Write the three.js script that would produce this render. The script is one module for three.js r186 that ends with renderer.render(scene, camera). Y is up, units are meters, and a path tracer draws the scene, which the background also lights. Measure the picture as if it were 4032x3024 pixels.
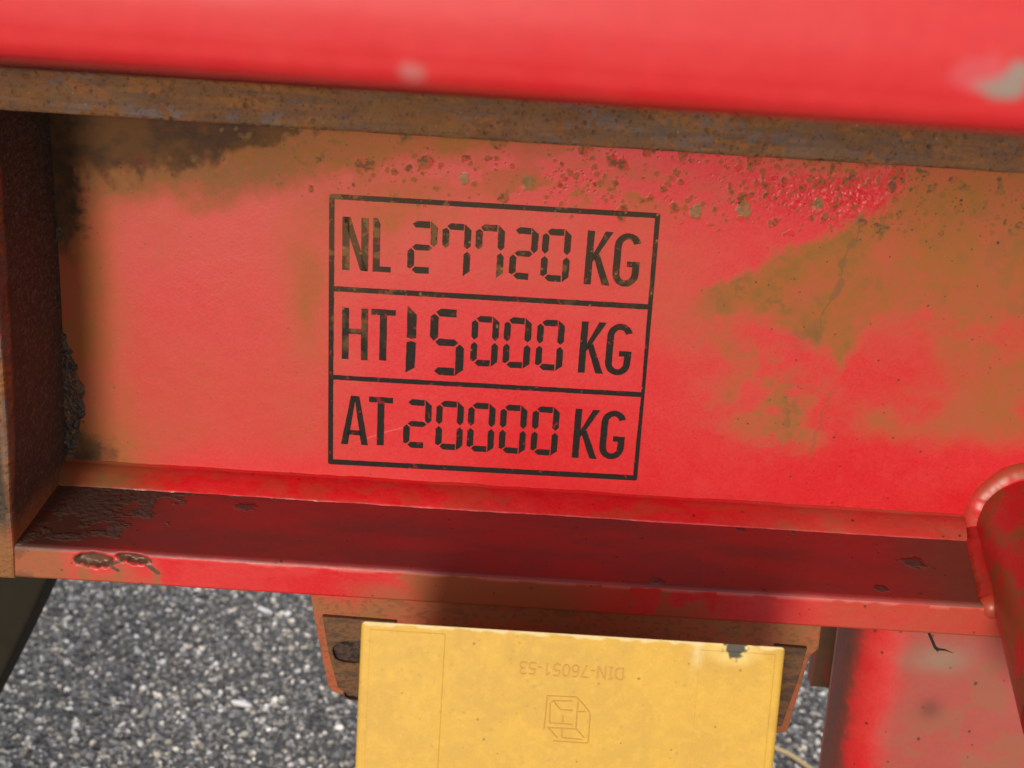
import * as THREE from 'three';
import { mergeGeometries } from 'three/addons/utils/BufferGeometryUtils.js';
import { FontLoader } from 'three/addons/loaders/FontLoader.js';
import { TextGeometry } from 'three/addons/geometries/TextGeometry.js';

// ------------------------------------------------------------------ camera, sky, sun, exposure
const scene = new THREE.Scene();
const renderer = new THREE.WebGLRenderer({ antialias: true });
renderer.toneMapping = THREE.LinearToneMapping;
renderer.toneMappingExposure = 1.95;
renderer.shadowMap.enabled = true;

const R = THREE.MathUtils.degToRad;
const camera = new THREE.PerspectiveCamera(35.39, 4 / 3, 0.02, 200);
camera.position.set(0, 0.2509, 0.6535);
camera.rotation.order = 'YXZ';
camera.rotation.set(R(-21), 0, R(3.55));
camera.focus = 0.68;
camera.userData.fStop = 11;

{ // an even overcast sky, brighter towards the zenith, with soft cloud texture
  const W = 256, H = 128, d = new Float32Array(W * H * 4);
  for (let j = 0; j < H; j++) for (let i = 0; i < W; i++) {
    const el = ((j + 0.5) / H - 0.5) * Math.PI, az = (i + 0.5) / W * Math.PI * 2, s = Math.max(0, Math.sin(el));
    const c = 0.04 * Math.sin(az * 3 + Math.sin(el * 7)) + 0.03 * Math.sin(az * 7 + 2 + el * 11);
    const L = el < 0 ? 0.2 : (0.86 + 0.3 * s + c) * 0.6;
    const k = (j * W + i) * 4;
    d[k] = L * 0.99; d[k + 1] = L; d[k + 2] = L * 1.03; d[k + 3] = 1;
  }
  const t = new THREE.DataTexture(d, W, H, THREE.RGBAFormat, THREE.FloatType);
  t.mapping = THREE.EquirectangularReflectionMapping;
  t.magFilter = t.minFilter = THREE.LinearFilter; t.needsUpdate = true;
  scene.background = t; scene.environment = t;
}
const sun = new THREE.DirectionalLight(0xfff3e2, 1.5);
sun.position.set(-0.85, 0.5, 3.3);
sun.castShadow = true; sun.shadow.radius = 30; sun.shadow.mapSize.set(2048, 2048);
Object.assign(sun.shadow.camera, { left: -2, right: 2, top: 2, bottom: -2, near: 0.1, far: 10 });
scene.add(sun, sun.target);

// ------------------------------------------------------------------ helpers
let seed = 20240611;
const rnd = () => { seed = (seed + 0x6D2B79F5) | 0; let t = Math.imul(seed ^ (seed >>> 15), 1 | seed); t = (t + Math.imul(t ^ (t >>> 7), 61 | t)) ^ t; return ((t ^ (t >>> 14)) >>> 0) / 4294967296; };
function hash(x, y, s) { let h = Math.imul(x | 0, 374761393) ^ Math.imul(y | 0, 668265263) ^ Math.imul(s | 0, 1274126177); h = Math.imul(h ^ (h >>> 13), 1274126177); h ^= h >>> 16; return (h >>> 0) / 4294967296; }
function noise(x, y, s = 0) {
  const xi = Math.floor(x), yi = Math.floor(y); let u = x - xi, v = y - yi;
  u = u * u * (3 - 2 * u); v = v * v * (3 - 2 * v);
  const a = hash(xi, yi, s), b = hash(xi + 1, yi, s), c = hash(xi, yi + 1, s), d = hash(xi + 1, yi + 1, s);
  return a + (b - a) * u + (c - a + (a - b - c + d) * u) * v;
}
function fbm(x, y, o = 4, s = 0) { let a = 0.5, r = 0, n = 0; for (let i = 0; i < o; i++) { r += a * noise(x, y, s + i * 17); n += a; a *= 0.55; x = x * 2.03 + 11.3; y = y * 2.03 + 5.7; } return r / n; }
const clamp = (v, a = 0, b = 1) => v < a ? a : v > b ? b : v;
const ss = (a, b, v) => { const t = clamp((v - a) / (b - a)); return t * t * (3 - 2 * t); };
const mix = (a, b, t) => a + (b - a) * t;
const gau = (x, y, cx, cy, rx, ry) => Math.exp(-(((x - cx) / rx) ** 2 + ((y - cy) / ry) ** 2));
// scattered spots: mask of irregular dots in cells of a given size
function spots(x, y, cell, prob, r0, r1, s) {
  const xi = Math.floor(x / cell), yi = Math.floor(y / cell); let m = 0;
  for (let j = -1; j <= 1; j++) for (let i = -1; i <= 1; i++) {
    const a = xi + i, b = yi + j;
    if (hash(a, b, s) > prob) continue;
    const cx = (a + hash(a, b, s + 1)) * cell, cy = (b + hash(a, b, s + 2)) * cell, r = mix(r0, r1, hash(a, b, s + 3) ** 2);
    const w = 0.6 + 0.8 * noise(x / r * 1.3 + a, y / r * 1.3 + b, s + 4);
    m = Math.max(m, 1 - ss(r * 0.7, r * 1.1, Math.hypot((x - cx) * (0.8 + 0.5 * hash(a, b, s + 5)), y - cy) / w));
  }
  return m;
}
const toS = v => v <= 0.0031308 ? v * 12.92 : 1.055 * Math.pow(v, 1 / 2.4) - 0.055;
function px(c, rgb, t) { c.r = mix(c.r, rgb[0], t); c.g = mix(c.g, rgb[1], t); c.b = mix(c.b, rgb[2], t); }
// textures over the metric rectangle x0..x1, y0..y1 (millimetres in fn)
function tex(W, H, x0, y0, x1, y1, fn, extra = {}) {
  const a = new Uint8Array(W * H * 4), b = new Uint8Array(W * H * 4), h = new Uint8Array(W * H * 4);
  const o = {};
  for (let j = 0; j < H; j++) for (let i = 0; i < W; i++) {
    o.r = o.g = o.b = 0; o.rough = 0.5; o.h = 0.5;
    fn(mix(x0, x1, (i + 0.5) / W) * 1000, mix(y0, y1, (j + 0.5) / H) * 1000, o);
    const k = (j * W + i) * 4;
    a[k] = clamp(toS(o.r)) * 255; a[k + 1] = clamp(toS(o.g)) * 255; a[k + 2] = clamp(toS(o.b)) * 255; a[k + 3] = 255;
    b[k] = b[k + 1] = b[k + 2] = clamp(o.rough) * 255; b[k + 3] = 255;
    h[k] = h[k + 1] = h[k + 2] = clamp(o.h) * 255; h[k + 3] = 255;
  }
  const mk = (arr, cs) => { const t = new THREE.DataTexture(arr, W, H, THREE.RGBAFormat); t.wrapS = t.wrapT = THREE.MirroredRepeatWrapping; t.magFilter = THREE.LinearFilter; t.minFilter = THREE.LinearMipmapLinearFilter; t.generateMipmaps = true; if (cs) t.colorSpace = cs; t.needsUpdate = true; return t; };
  const m = new THREE.MeshPhysicalMaterial({ map: mk(a, THREE.SRGBColorSpace), roughnessMap: mk(b), roughness: 1, metalness: 0, bumpMap: mk(h), bumpScale: 0.001, side: THREE.DoubleSide, ...extra });
  m.userData.rect = [x0, y0, x1, y1];
  return m;
}
function uvs(g, m, fu, fv) { // uv from metric coordinates into the material's rectangle
  const [x0, y0, x1, y1] = m.userData.rect, p = g.attributes.position, u = new Float32Array(p.count * 2);
  for (let i = 0; i < p.count; i++) { u[2 * i] = (fu(p.getX(i), p.getY(i), p.getZ(i)) - x0) / (x1 - x0); u[2 * i + 1] = (fv(p.getX(i), p.getY(i), p.getZ(i)) - y0) / (y1 - y0); }
  g.setAttribute('uv', new THREE.BufferAttribute(u, 2)); return g;
}
const X = (x) => x, Y = (x, y) => y, Z = (x, y, z) => z;
function part(name, g, m, parent) { const o = new THREE.Mesh(g, m); o.name = name; o.castShadow = o.receiveShadow = true; (parent || scene).add(o); return o; }
function thing(name, label, category, pos = [0, 0, 0]) { const o = new THREE.Group(); o.name = name; o.userData = { label, category }; o.position.set(...pos); scene.add(o); return o; }
// a profile [[z, y], ...] swept along x; v is the arc length along the profile; disp moves points along the profile normal
function sweepX(prof, x0, x1, nx, m, disp) {
  const n = prof.length, pos = [], uv = [], idx = [], L = [0], [u0, v0, u1, v1] = m.userData.rect;
  for (let i = 1; i < n; i++) L.push(L[i - 1] + Math.hypot(prof[i][0] - prof[i - 1][0], prof[i][1] - prof[i - 1][1]));
  for (let i = 0; i <= nx; i++) for (let j = 0; j < n; j++) {
    const x = mix(x0, x1, i / nx), a = prof[Math.max(0, j - 1)], b = prof[Math.min(n - 1, j + 1)], l = Math.hypot(b[0] - a[0], b[1] - a[1]);
    const nz = -(b[1] - a[1]) / l, ny = (b[0] - a[0]) / l, h = disp ? disp(x * 1000, L[j] * 1000) / 1000 : 0;
    pos.push(x, prof[j][1] + ny * h, prof[j][0] + nz * h); uv.push((x - u0) / (u1 - u0), (L[j] - v0) / (v1 - v0));
    if (i < nx && j < n - 1) { const k = i * n + j; idx.push(k, k + 1, k + n, k + 1, k + n + 1, k + n); }
  }
  const g = new THREE.BufferGeometry();
  g.setAttribute('position', new THREE.Float32BufferAttribute(pos, 3)); g.setAttribute('uv', new THREE.Float32BufferAttribute(uv, 2)); g.setIndex(idx); g.computeVertexNormals();
  return g;
}
// the same sweep carried on past the frame edges with few steps
const longSweep = (prof, nx, m, disp) => mergeGeometries([sweepX(prof, -1.1, -0.36, 30, m), sweepX(prof, -0.36, 0.36, nx, m, disp), sweepX(prof, 0.36, 1.1, 30, m)]);
function refine(points, step) { // subdivide a polyline
  const r = [];
  for (let i = 0; i < points.length - 1; i++) { const [a, b] = [points[i], points[i + 1]], n = Math.max(1, Math.round(Math.hypot(b[0] - a[0], b[1] - a[1]) / step)); for (let k = 0; k < n; k++) r.push([mix(a[0], b[0], k / n), mix(a[1], b[1], k / n)]); }
  r.push(points[points.length - 1]); return r;
}
const arc = (cx, cy, r, a0, a1, n) => Array.from({ length: n + 1 }, (_, i) => { const a = R(mix(a0, a1, i / n)); return [cx + r * Math.cos(a), cy + r * Math.sin(a)]; });
function poly(pts, depth, bevel = 0) { // polygon in x,y extruded towards +z from z = 0
  const s = new THREE.Shape(pts.map(p => new THREE.Vector2(...p)));
  return new THREE.ExtrudeGeometry(s, { depth, bevelEnabled: bevel > 0, bevelSize: bevel, bevelThickness: bevel, bevelOffset: -bevel, bevelSegments: 3, curveSegments: 8 });
}

// ------------------------------------------------------------------ colours (linear)
const RED = [0.56, 0.010, 0.015], CHALK = [0.58, 0.062, 0.05], OCHRE = [0.27, 0.095, 0.02], OLIVE = [0.17, 0.085, 0.018], DARK = [0.055, 0.03, 0.014], RUST = [0.16, 0.058, 0.017], GREY = [0.12, 0.092, 0.082], BROWN = [0.10, 0.042, 0.014];
function paint(c, x, y, s, chalk = 0.3) { // red enamel, unevenly chalked
  const n = fbm(x / 60, y / 45, 4, s), f = noise(x / 0.9, y / 0.9, s + 3), g = fbm(x / 9, y / 7, 3, s + 5);
  c.r = RED[0]; c.g = RED[1]; c.b = RED[2];
  px(c, CHALK, clamp(chalk * (0.25 + 1.3 * ss(0.3, 0.75, n)) + 0.12 * (f - 0.5) + 0.25 * (g - 0.5)));
  const k = 0.94 + 0.12 * f; c.r *= k; c.g *= k; c.b *= k;
  c.rough = 0.32 + 0.10 * n + 0.05 * f; c.h = 0.5 + 0.05 * (g - 0.5) + 0.02 * f;
}
function rust(c, x, y, s, amount = 1) { // scaly rust with grey mill scale
  const n = fbm(x / 14, y / 8, 5, s), f = fbm(x / 2.2, y / 1.8, 3, s + 9), g = fbm(x / 26, y / 7, 4, s + 21);
  c.r = OCHRE[0]; c.g = OCHRE[1]; c.b = OCHRE[2];
  px(c, RUST, ss(0.35, 0.6, n)); px(c, BROWN, ss(0.5, 0.7, f) * 0.8);
  px(c, GREY, ss(0.5, 0.62, g) * ss(0.42, 0.6, f) * amount); px(c, DARK, spots(x, y, 4, 0.35, 0.4, 1.3, s + 31) * 0.7);
  c.rough = 0.8 - 0.25 * ss(0.5, 0.62, g); c.h = 0.2 + 0.6 * f - 0.3 * spots(x, y, 4, 0.35, 0.4, 1.3, s + 31);
}

// ------------------------------------------------------------------ web surface: what lies on the paint
function webStains(c, x, y) {
  const wx = x + 14 * (fbm(x / 22, y / 22, 4, 71) - 0.5), wy = y + 12 * (fbm(x / 18, y / 18, 4, 72) - 0.5);
  const gr = noise(x / 0.8, y / 0.8, 73), fine = fbm(x / 3, y / 3, 3, 74), mid = fbm(x / 9, y / 9, 4, 75), streak = fbm(x / 30, y / 5, 4, 76), vert = fbm(x / 5, y / 28, 4, 77);
  // large ochre film on the right, with a slanting upper edge
  const up = (60 + (wx - 95) * 0.56) - wy + 7 * (fine - 0.5) + 3 * (gr - 0.5);                       // > 0 below the slanting edge
  const low = wx < 150 ? 46 + 0.04 * (wx - 95) : wx < 186 ? mix(47, 22, (wx - 150) / 36) : mix(22, 58, clamp((wx - 186) / 22));
  let f1 = ss(-3, 7, up) * ss(-7, 8, wy - low + 8 * (fine - 0.5)) * ss(92, 112, wx) * mix(1, 0.7, ss(186, 206, wx + 6 * (mid - 0.5)));
  f1 *= 0.88 + 0.45 * (mid - 0.4);
  // thinner film spreading right and below
  let f2 = ss(185, 215, wx) * ss(-30, -6, wy) * (1 - ss(118, 136, wy + 0.2 * (200 - wx))) * (0.4 + 0.75 * ss(0.28, 0.6, fbm(x / 34, y / 24, 5, 78)));
  f2 *= 1 - 0.85 * gau(wx, wy, 222, 22, 34, 16) - 0.0; f2 *= 1 - 0.8 * gau(wx, wy, 195, 12, 22, 14);
  let f3 = (gau(wx, wy, 148, 2, 30, 26) * 0.9 + gau(wx, wy, 162, -16, 22, 14) * 0.9 + gau(wx, wy, 125, 34, 28, 10) * 0.5) * (0.3 + 1.1 * ss(0.36, 0.62, fbm(wx / 18 + wy / 30, wy / 14 - wx / 40, 5, 98)));
  let f4 = gau(wx, wy, 90, 60, 18, 26) * 0.35 + gau(wx, wy, 105, 44, 22, 14) * 0.5;
  // thin veil over the left half
  let f5 = 0.34 * ss(-60, -130, wx) * (0.55 + 0.9 * (fbm(x / 40, y / 40, 4, 79) - 0.3)) * ss(-70, -40, wy);
  f5 += 0.55 * gau(wx, wy, -118, 42, 13, 30) + 0.4 * gau(wx, wy, -75, 100, 32, 26) * (0.5 + mid);
  const edge = ss(-212, -248, wx + 10 * (mid - 0.5));
  f5 += 0.30 * gau(wx, wy, -25, 92, 95, 40) * (0.45 + 1.1 * (mid - 0.2)) + 0.16 * gau(wx, wy, 60, 70, 70, 40) * (0.4 + mid);
  let f6 = edge * (0.75 + 0.5 * (mid - 0.4)) + 0.55 * ss(-175, -235, wx) * ss(-25, -66, wy);
  // run-off under the top flange
  const topL = ss(-70, -175, wx), topM = ss(0, -120, wx);
  let f7 = ss(mix(126, mix(116, 84, topL), topM), mix(140, mix(136, 112, topL), topM), wy + 10 * (mid - 0.5)) * ss(75, -40, wx) * 1.1;
  f7 += ss(0.45, 0.6, fbm(x / 16, y / 10, 4, 80)) * gau(x, y, 25, 117, 70, 15) * 0.85;
  f7 += gau(wx, wy, 165, 139, 30, 7) * 0.8;
  f7 = Math.max(f7, ss(196, 216, wx) * ss(108, 122, wy + 0.1 * wx - 20) * 0.75);
  let F = clamp(1 - (1 - clamp(f1)) * (1 - clamp(f2 * 0.72)) * (1 - clamp(f3 * 0.75)) * (1 - clamp(f4 * 0.6)) * (1 - clamp(f5)) * (1 - clamp(f6)) * (1 - clamp(f7)));
  F = clamp(F * (0.86 + 0.28 * gr + 0.35 * (fine - 0.5)));
  const tone = ss(0.35, 0.65, fbm(x / 20, y / 16, 4, 81));
  const old = ss(-60, -150, wx) * ss(85, 105, wy);
  px(c, [mix(mix(0.31, 0.27, tone), 0.21, old), mix(mix(0.092, 0.10, tone), 0.085, old), mix(0.022, 0.013, tone)], F * 0.97);
  c.rough = mix(c.rough, 0.8, F);
  // darker olive dirt inside the film: blotches and a wandering run
  const ol = clamp(f1) * ss(0.56, 0.7, mid) * 0.35 + f3 * ss(0.56, 0.7, fine * 0.4 + mid * 0.6) * 0.3;
  px(c, OLIVE, clamp(ol));
  const runx = 186 - (112 - y) * 0.2 + 4 * (fbm(y / 9, 3, 3, 82) - 0.5) + 1.5 * Math.sin(y / 5);
  const wid = 0.7 + 2.4 * ss(0.45, 0.7, noise(y / 6, 1, 83));
  let run = (ss(wid, wid * 0.4, Math.abs(x - runx)) * ss(38, 46, y) * ss(118, 108, y));
  const runx2 = 184 - (10 - y) * 0.1 + 5 * (fbm(y / 7, 7, 3, 84) - 0.5);
  run = Math.max(run, 0.7 * ss(1.4, 0.4, Math.abs(x - runx2)) * ss(-38, -30, y) * ss(12, 4, y));
  run = Math.max(run, 0.9 * gau(wx, wy, 164, -8, 5, 18) * ss(0.4, 0.55, fine));
  run = Math.max(run, 0.9 * ss(0.42, 0.58, mid) * gau(wx, wy, 168, 41, 12, 8));
  run = Math.max(run, 0.9 * ss(0.5, 0.6, fine) * (gau(x, y, 125, 66, 5, 6) + gau(x, y, 147, 58, 9, 4)));
  px(c, [0.15, 0.075, 0.022], clamp(run) * 0.6);
  // dark brown rust under the top flange at the left, ragged lower edge
  let d1 = ss(mix(136, 98, ss(-95, -220, wx)), mix(150, 124, ss(-95, -220, wx)), wy + 18 * (fbm(x / 8, y / 11, 4, 85) - 0.5)) * ss(-88, -125, wx + 20 * (mid - 0.5));
  d1 = Math.max(d1, ss(-232, -262, wx + 12 * (fine - 0.5)) * ss(50, 80, wy));
  d1 = Math.max(d1, 0.95 * gau(wx, wy, -264, -62, 26, 16)); d1 = ss(0.12, 0.75, clamp(d1) + 0.55 * (fbm(x / 5, y / 6, 4, 99) - 0.5));
  const dm = ss(0.3, 0.7, fbm(x / 11, y / 8, 4, 100)); px(c, [mix(mix(0.03, 0.075, fine), 0.10, dm), mix(mix(0.016, 0.032, fine), 0.042, dm), mix(0.009, 0.012, fine)], d1 * 0.96);
  c.rough = mix(c.rough, 0.92, clamp(d1)); c.h += clamp(d1) * (fine - 0.3) * 0.5;
  // flakes of red paint left in the rust
  px(c, [0.14, 0.03, 0.015], d1 * ss(0.58, 0.74, fbm(x / 14, y / 9, 5, 86)) * 0.4);
  // corroded spots below the top flange
  const band = ss(96, 122, wy + 0.02 * wx) * ss(-190, -130, x) * (0.5 + 0.5 * ss(-20, 90, x)) * (1 - 0.6 * ss(215, 240, x));
  const clump = ss(0.28, 0.54, fbm(x / 20, y / 15, 3, 87));
  const s1 = spots(x, y, 3.4, 0.7 * band * clump + 0.03 * band, 0.5, 1.9, 88), s2 = spots(x, y, 8, 0.65 * band * clump, 1.6, 4.6, 89), s3 = spots(x, y, 2.4, 0.25 * band * clump, 0.25, 0.7, 90);
  px(c, OLIVE, s2 * 0.6 * ss(0.35, 0.6, fine)); px(c, OLIVE, s1 * 0.8 * (0.6 + 0.4 * fine)); px(c, [0.09, 0.042, 0.015], 0.8 * Math.max(s2 * ss(0.52, 0.62, fbm(x / 1.6, y / 1.6, 3, 91)), s3 * 0.8));
  c.h += 0.10 * s2 + 0.06 * s1 - 0.12 * s3; c.rough = mix(c.rough, 0.8, Math.max(s1, s2));
  // three larger blisters seen singly
  for (const [bx, by, br] of [[95, 108, 4.2], [121, 111, 5.2], [161, 117, 3.4], [-33, 118, 3.6], [2, 118, 4.6]]) {
    const m = 1 - ss(0.75, 1.1, Math.hypot((x - bx) * 1.25, (y - by)) / br / (0.7 + 0.6 * noise(x / 2.2, y / 2.2, 92)));
    px(c, [0.23, 0.105, 0.03], m * 0.9); c.h += m * 0.1; px(c, OLIVE, m * ss(0.5, 0.62, fine) * 0.7);
  }
  // wrinkled paint right of centre
  const wr = gau(x, y, 172, 122, 40, 12); c.h += wr * 0.9 * (fbm(x / 2.6 + y / 6, y / 3.4, 3, 93) - 0.5);
  // fine dark splashes
  const sp = spots(x, y, 17, 0.55 * ss(60, 180, x), 0.4, 0.75, 94), sp2 = spots(x, y, 23, 0.35, 0.3, 0.7, 95), sp3 = spots(x, y, 9, 0.12, 0.2, 0.4, 96);
  px(c, [0.03, 0.012, 0.01], Math.max(sp, sp3) * 0.85); px(c, [0.14, 0.05, 0.022], sp2 * 0.8);
  // pale scratches
  const sc = ss(0.5, 0.1, Math.abs(y + 42 - 0.42 * (x + 90) + 2 * noise(x / 8, 1, 97))) * ss(-96, -80, x) * ss(-42, -55, x);
  px(c, [0.7, 0.22, 0.2], sc * 0.4);
}
const M = {};
M.web = tex(1792, 840, -0.36, -0.13, 0.36, 0.2075, (x, y, c) => { paint(c, x, y, 1, 0.12); webStains(c, x, y); }, { bumpScale: 0.0015 });
M.stencil = tex(768, 672, -0.11, -0.06, 0.08, 0.107, (x, y, c) => {
  const n = fbm(x / 6, y / 6, 4, 301), f = noise(x / 0.7, y / 0.7, 302); c.r = c.g = 0.006 + 0.005 * f; c.b = 0.006 + 0.004 * f; c.rough = 0.6; c.h = 0.5 + 0.1 * f;
  const dustShade = clamp(0.03 + 0.13 * ss(10, 90, y + 25 * (n - 0.5)) + 0.5 * ss(0.6, 0.72, n) * ss(20, 80, y - 0.25 * x) + 0.55 * gau(x, y, -92, 26, 12, 16) * ss(0.3, 0.6, n) + 0.3 * gau(x, y, -92, 80, 14, 26));
  px(c, [0.19, 0.09, 0.028], dustShade); px(c, [0.27, 0.13, 0.03], spots(x, y, 5, 0.2 * ss(-10, 60, y), 0.3, 1.2, 303) * 0.7); px(c, RED, 0.3 * ss(0.74, 0.78, fbm(x / 3.4, y / 3.4, 3, 304)));
}, { specularIntensity: 0.35 });
// lower flange: v runs 0..80 mm over the top face, then down the lip, then under
M.flange = tex(1600, 312, -0.36, 0, 0.36, 0.14, (x, v, c) => {
  paint(c, x, v, 2, 0.16);
  const gr = noise(x / 0.8, v / 0.8, 120), mid = fbm(x / 9, v / 7, 4, 121), fine = fbm(x / 2.5, v / 2.5, 3, 122), wx = x + 16 * (fbm(x / 15, v / 12, 4, 123) - 0.5);
  if (v < 81) {
    c.rough += 0.12;
    const dustShade = 0.30 * ss(0.3, 0.7, fbm(x / 50, v / 14, 4, 124)) + 0.1 * gr; px(c, [0.115, 0.042, 0.04], clamp(0.5 + dustShade * 0.8 + 0.12 * (fine - 0.5)));  // dark maroon film: some dust, mostly the shade of the top face painted in
    const crust = ss(0.42, 0.52, mid + 0.55 * ss(-150, -235, wx) - 0.35 - 0.006 * Math.max(0, v - 18) + 0.12 * ss(26, 12, v) * ss(-90, -150, x)) ;
    px(c, [mix(0.05, 0.14, fine), mix(0.035, 0.11, fine), mix(0.025, 0.095, fine)], crust * 0.9); c.h += crust * (0.2 + 0.5 * (fine - 0.4)); c.rough = mix(c.rough, 0.85, crust);
    px(c, [0.06, 0.03, 0.018], ss(-165, -215, wx + 0.5 * v) * 0.92);
    const rg = ss(215, 262, wx) * (0.6 + 0.5 * mid); px(c, [0.16, 0.09, 0.05], clamp(rg) * 0.6);
    for (const [bx, bv, br] of [[235, 42, 5.5], [210, 70, 3.2], [-151, 27, 4.4], [86, 76, 3], [140, 18, 2]]) { const m = 1 - ss(0.7, 1.15, Math.hypot((x - bx) * 0.75, v - bv) / br / (0.65 + 0.7 * noise(x / 2, v / 2, 125))); px(c, [mix(0.02, 0.1, fine), mix(0.018, 0.085, fine), mix(0.018, 0.08, fine)], m * 0.9); c.h += m * 0.4; }
    const sp = spots(x, v, 16, 0.5, 0.35, 0.9, 126); px(c, [0.02, 0.01, 0.01], sp * 0.85);
  } else {
    const lv = v - 81; // down the lip
    px(c, CHALK, 0.35 * ss(0.3, 0.6, fbm(x / 30, v / 30, 3, 127)));
    let f = ss(-222, -246, wx) * 0.95;
    for (const [bx, w] of [[-226, 5], [-206, 4.5], [-190, 4]]) f = Math.max(f, gau(wx, lv, bx, 16, w, 12) * 0.95);
    f = Math.max(f, gau(wx, lv, -212, 17, 22, 5) * 0.7);
    const chockShade = ss(-62, -44, wx) * ss(85, 20, wx);                   // brown film, painting in the shadow of the chock on the lip
    f = Math.max(f, chockShade * 0.92, ss(-100, -60, wx) * ss(85, 30, wx) * ss(4, 14, lv) * 0.7, ss(30, 90, wx) * ss(130, 100, wx) * ss(0.42, 0.6, mid) * 0.7, ss(150, 200, wx) * 0.35 * (0.5 + mid), ss(170, 240, wx) * ss(13, 19, lv) * 0.8);
    f = clamp(f * (0.85 + 0.3 * gr + 0.4 * (fine - 0.5)));
    px(c, [0.26, 0.09, 0.024], f * 0.92);
    px(c, [0.07, 0.035, 0.012], clamp(ss(-235, -258, wx) * ss(0.45, 0.6, mid) * 0.5));
    const ch = ss(2.4, 0.6, lv + 2.2 * noise(x / 5, 2, 128) * (noise(x / 16, 5, 129) > 0.5 ? 1 : 0) - 0.6); px(c, [0.66, 0.17, 0.14], ch * 0.55 * ss(-190, -150, x));
    const sp = spots(x, v, 13, 0.4, 0.3, 0.9, 130); px(c, [0.05, 0.02, 0.012], sp * 0.8);
    const hole = lipHole(x, lv); px(c, [mix(0.03, 0.13, fine), mix(0.018, 0.06, fine), mix(0.012, 0.025, fine)], hole > 0.15 ? 0.95 : 0);
    c.rough = mix(c.rough, 0.65, f); c.h += 0.05 * (fine - 0.5);
  }
}, { bumpScale: 0.0016 });
function lipHole(x, lv, cracks = true) { // peeled paint on the lip near its left end: depth 0..1
  const n = fbm(x / 4, lv / 4, 3, 140) - 0.5;
  const a = ss(1.3, 0.75, Math.hypot((x + 222) / 9.5, (lv - 4.6 - n * 3) / (3.4 + n * 2))), b = ss(1.3, 0.75, Math.hypot((x + 200) / 8.5, (lv - 2.6 - 0.1 * (x + 200) - n * 3) / (2.6 + n * 2)));
  const line = (x0, y0, x1, y1, w) => { const t = clamp(((x - x0) * (x1 - x0) + (lv - y0) * (y1 - y0)) / ((x1 - x0) ** 2 + (y1 - y0) ** 2)); return ss(w * 1.5, w * 0.3, Math.hypot(x - mix(x0, x1, t), lv - mix(y0, y1, t))); };
  if (!cracks) return Math.max(a, b);
  return Math.max(a, b, line(-214, 7, -209, 10, 0.8), line(-213, 7, -206, 3.5, 0.7), line(-193, 5, -187, 10, 1.0));
}
// upper flange: v runs up the lip
M.upper = tex(1600, 200, -0.36, 0, 0.36, 0.09, (x, v, c) => {
  rust(c, x, v, 200, 1);
  const n = fbm(x / 40, v / 9, 4, 211), mid = fbm(x / 7, v / 5, 4, 212), left = ss(-60, -110, x), right = ss(60, 130, x);
  px(c, [0.21, 0.085, 0.018], clamp(ss(0.55, 0.4, n) * 0.8 * (1 - 0.6 * right) * (0.7 + 0.6 * (mid - 0.5))));
  px(c, [0.16, 0.066, 0.02], ss(-215, -232, x + 8 * mid) * 0.5 + 0.4 * ss(0.42, 0.6, mid) * ss(-110, -60, x) * ss(60, 10, x));
  px(c, [0.13, 0.07, 0.04], right * 0.5 * ss(0.35, 0.6, mid)); px(c, OLIVE, ss(0.55, 0.7, fbm(x / 12, v / 6, 3, 213)) * 0.5);
  px(c, [0.13, 0.11, 0.11], ss(0.5, 0.62, mid) * gau(x, v, -170, 6, 60, 5) * 0.9 + ss(0.5, 0.6, mid) * gau(x, v, 90, 9, 70, 7) * 0.7);
  px(c, [0.30, 0.26, 0.25], spots(x, v, 6, 0.15, 0.2, 0.6, 214) * 0.8);
  const st = fbm(x / 22, v / 2.2, 4, 215); px(c, [0.10, 0.055, 0.032], ss(0.45, 0.65, st) * 0.6); px(c, [0.05, 0.03, 0.022], spots(x, v, 3.2, 0.35, 0.3, 0.9, 216) * 0.8);
  px(c, [0.17, 0.075, 0.02], 0.35 * ss(0.4, 0.6, fbm(x / 12, v / 5, 4, 217))); c.rough = 0.8;
}, { bumpScale: 0.0018 });
M.paint = tex(640, 640, -0.25, -0.25, 0.25, 0.25, (x, y, c) => { paint(c, x, y, 5, 0.3); const m = fbm(x / 18, y / 18, 4, 160); px(c, [0.24, 0.09, 0.03], ss(0.5, 0.64, m) * 0.55); px(c, [0.03, 0.015, 0.012], spots(x, y, 14, 0.4, 0.3, 0.9, 161) * 0.85); }, { bumpScale: 0.001 });
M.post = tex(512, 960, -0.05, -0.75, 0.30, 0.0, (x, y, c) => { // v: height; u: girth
  paint(c, x, y, 6, 0.35); const m = fbm(x / 22, y / 16, 4, 170), f = fbm(x / 3, y / 3, 3, 171), gr = noise(x / 0.9, y / 0.9, 172);
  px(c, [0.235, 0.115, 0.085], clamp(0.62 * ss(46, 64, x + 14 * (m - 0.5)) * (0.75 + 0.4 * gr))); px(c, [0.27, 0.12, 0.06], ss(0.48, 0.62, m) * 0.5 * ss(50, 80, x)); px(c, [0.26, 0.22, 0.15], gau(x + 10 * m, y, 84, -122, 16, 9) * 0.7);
  px(c, [0.12, 0.035, 0.03], gau(x, y, 78, -155, 7, 7) * 0.6); px(c, [0.10, 0.05, 0.03], ss(37, 27, x + 9 * (f - 0.5) + 10 * (m - 0.5)) * (0.55 + 0.4 * f + 0.15 * gr));  // brown around the left corner is the shade of that side, painted with grain
  px(c, [0.03, 0.015, 0.012], spots(x, y, 15, 0.5, 0.4, 1.2, 173) * 0.8); c.rough += 0.1;
}, { bumpScale: 0.001 });
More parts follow.
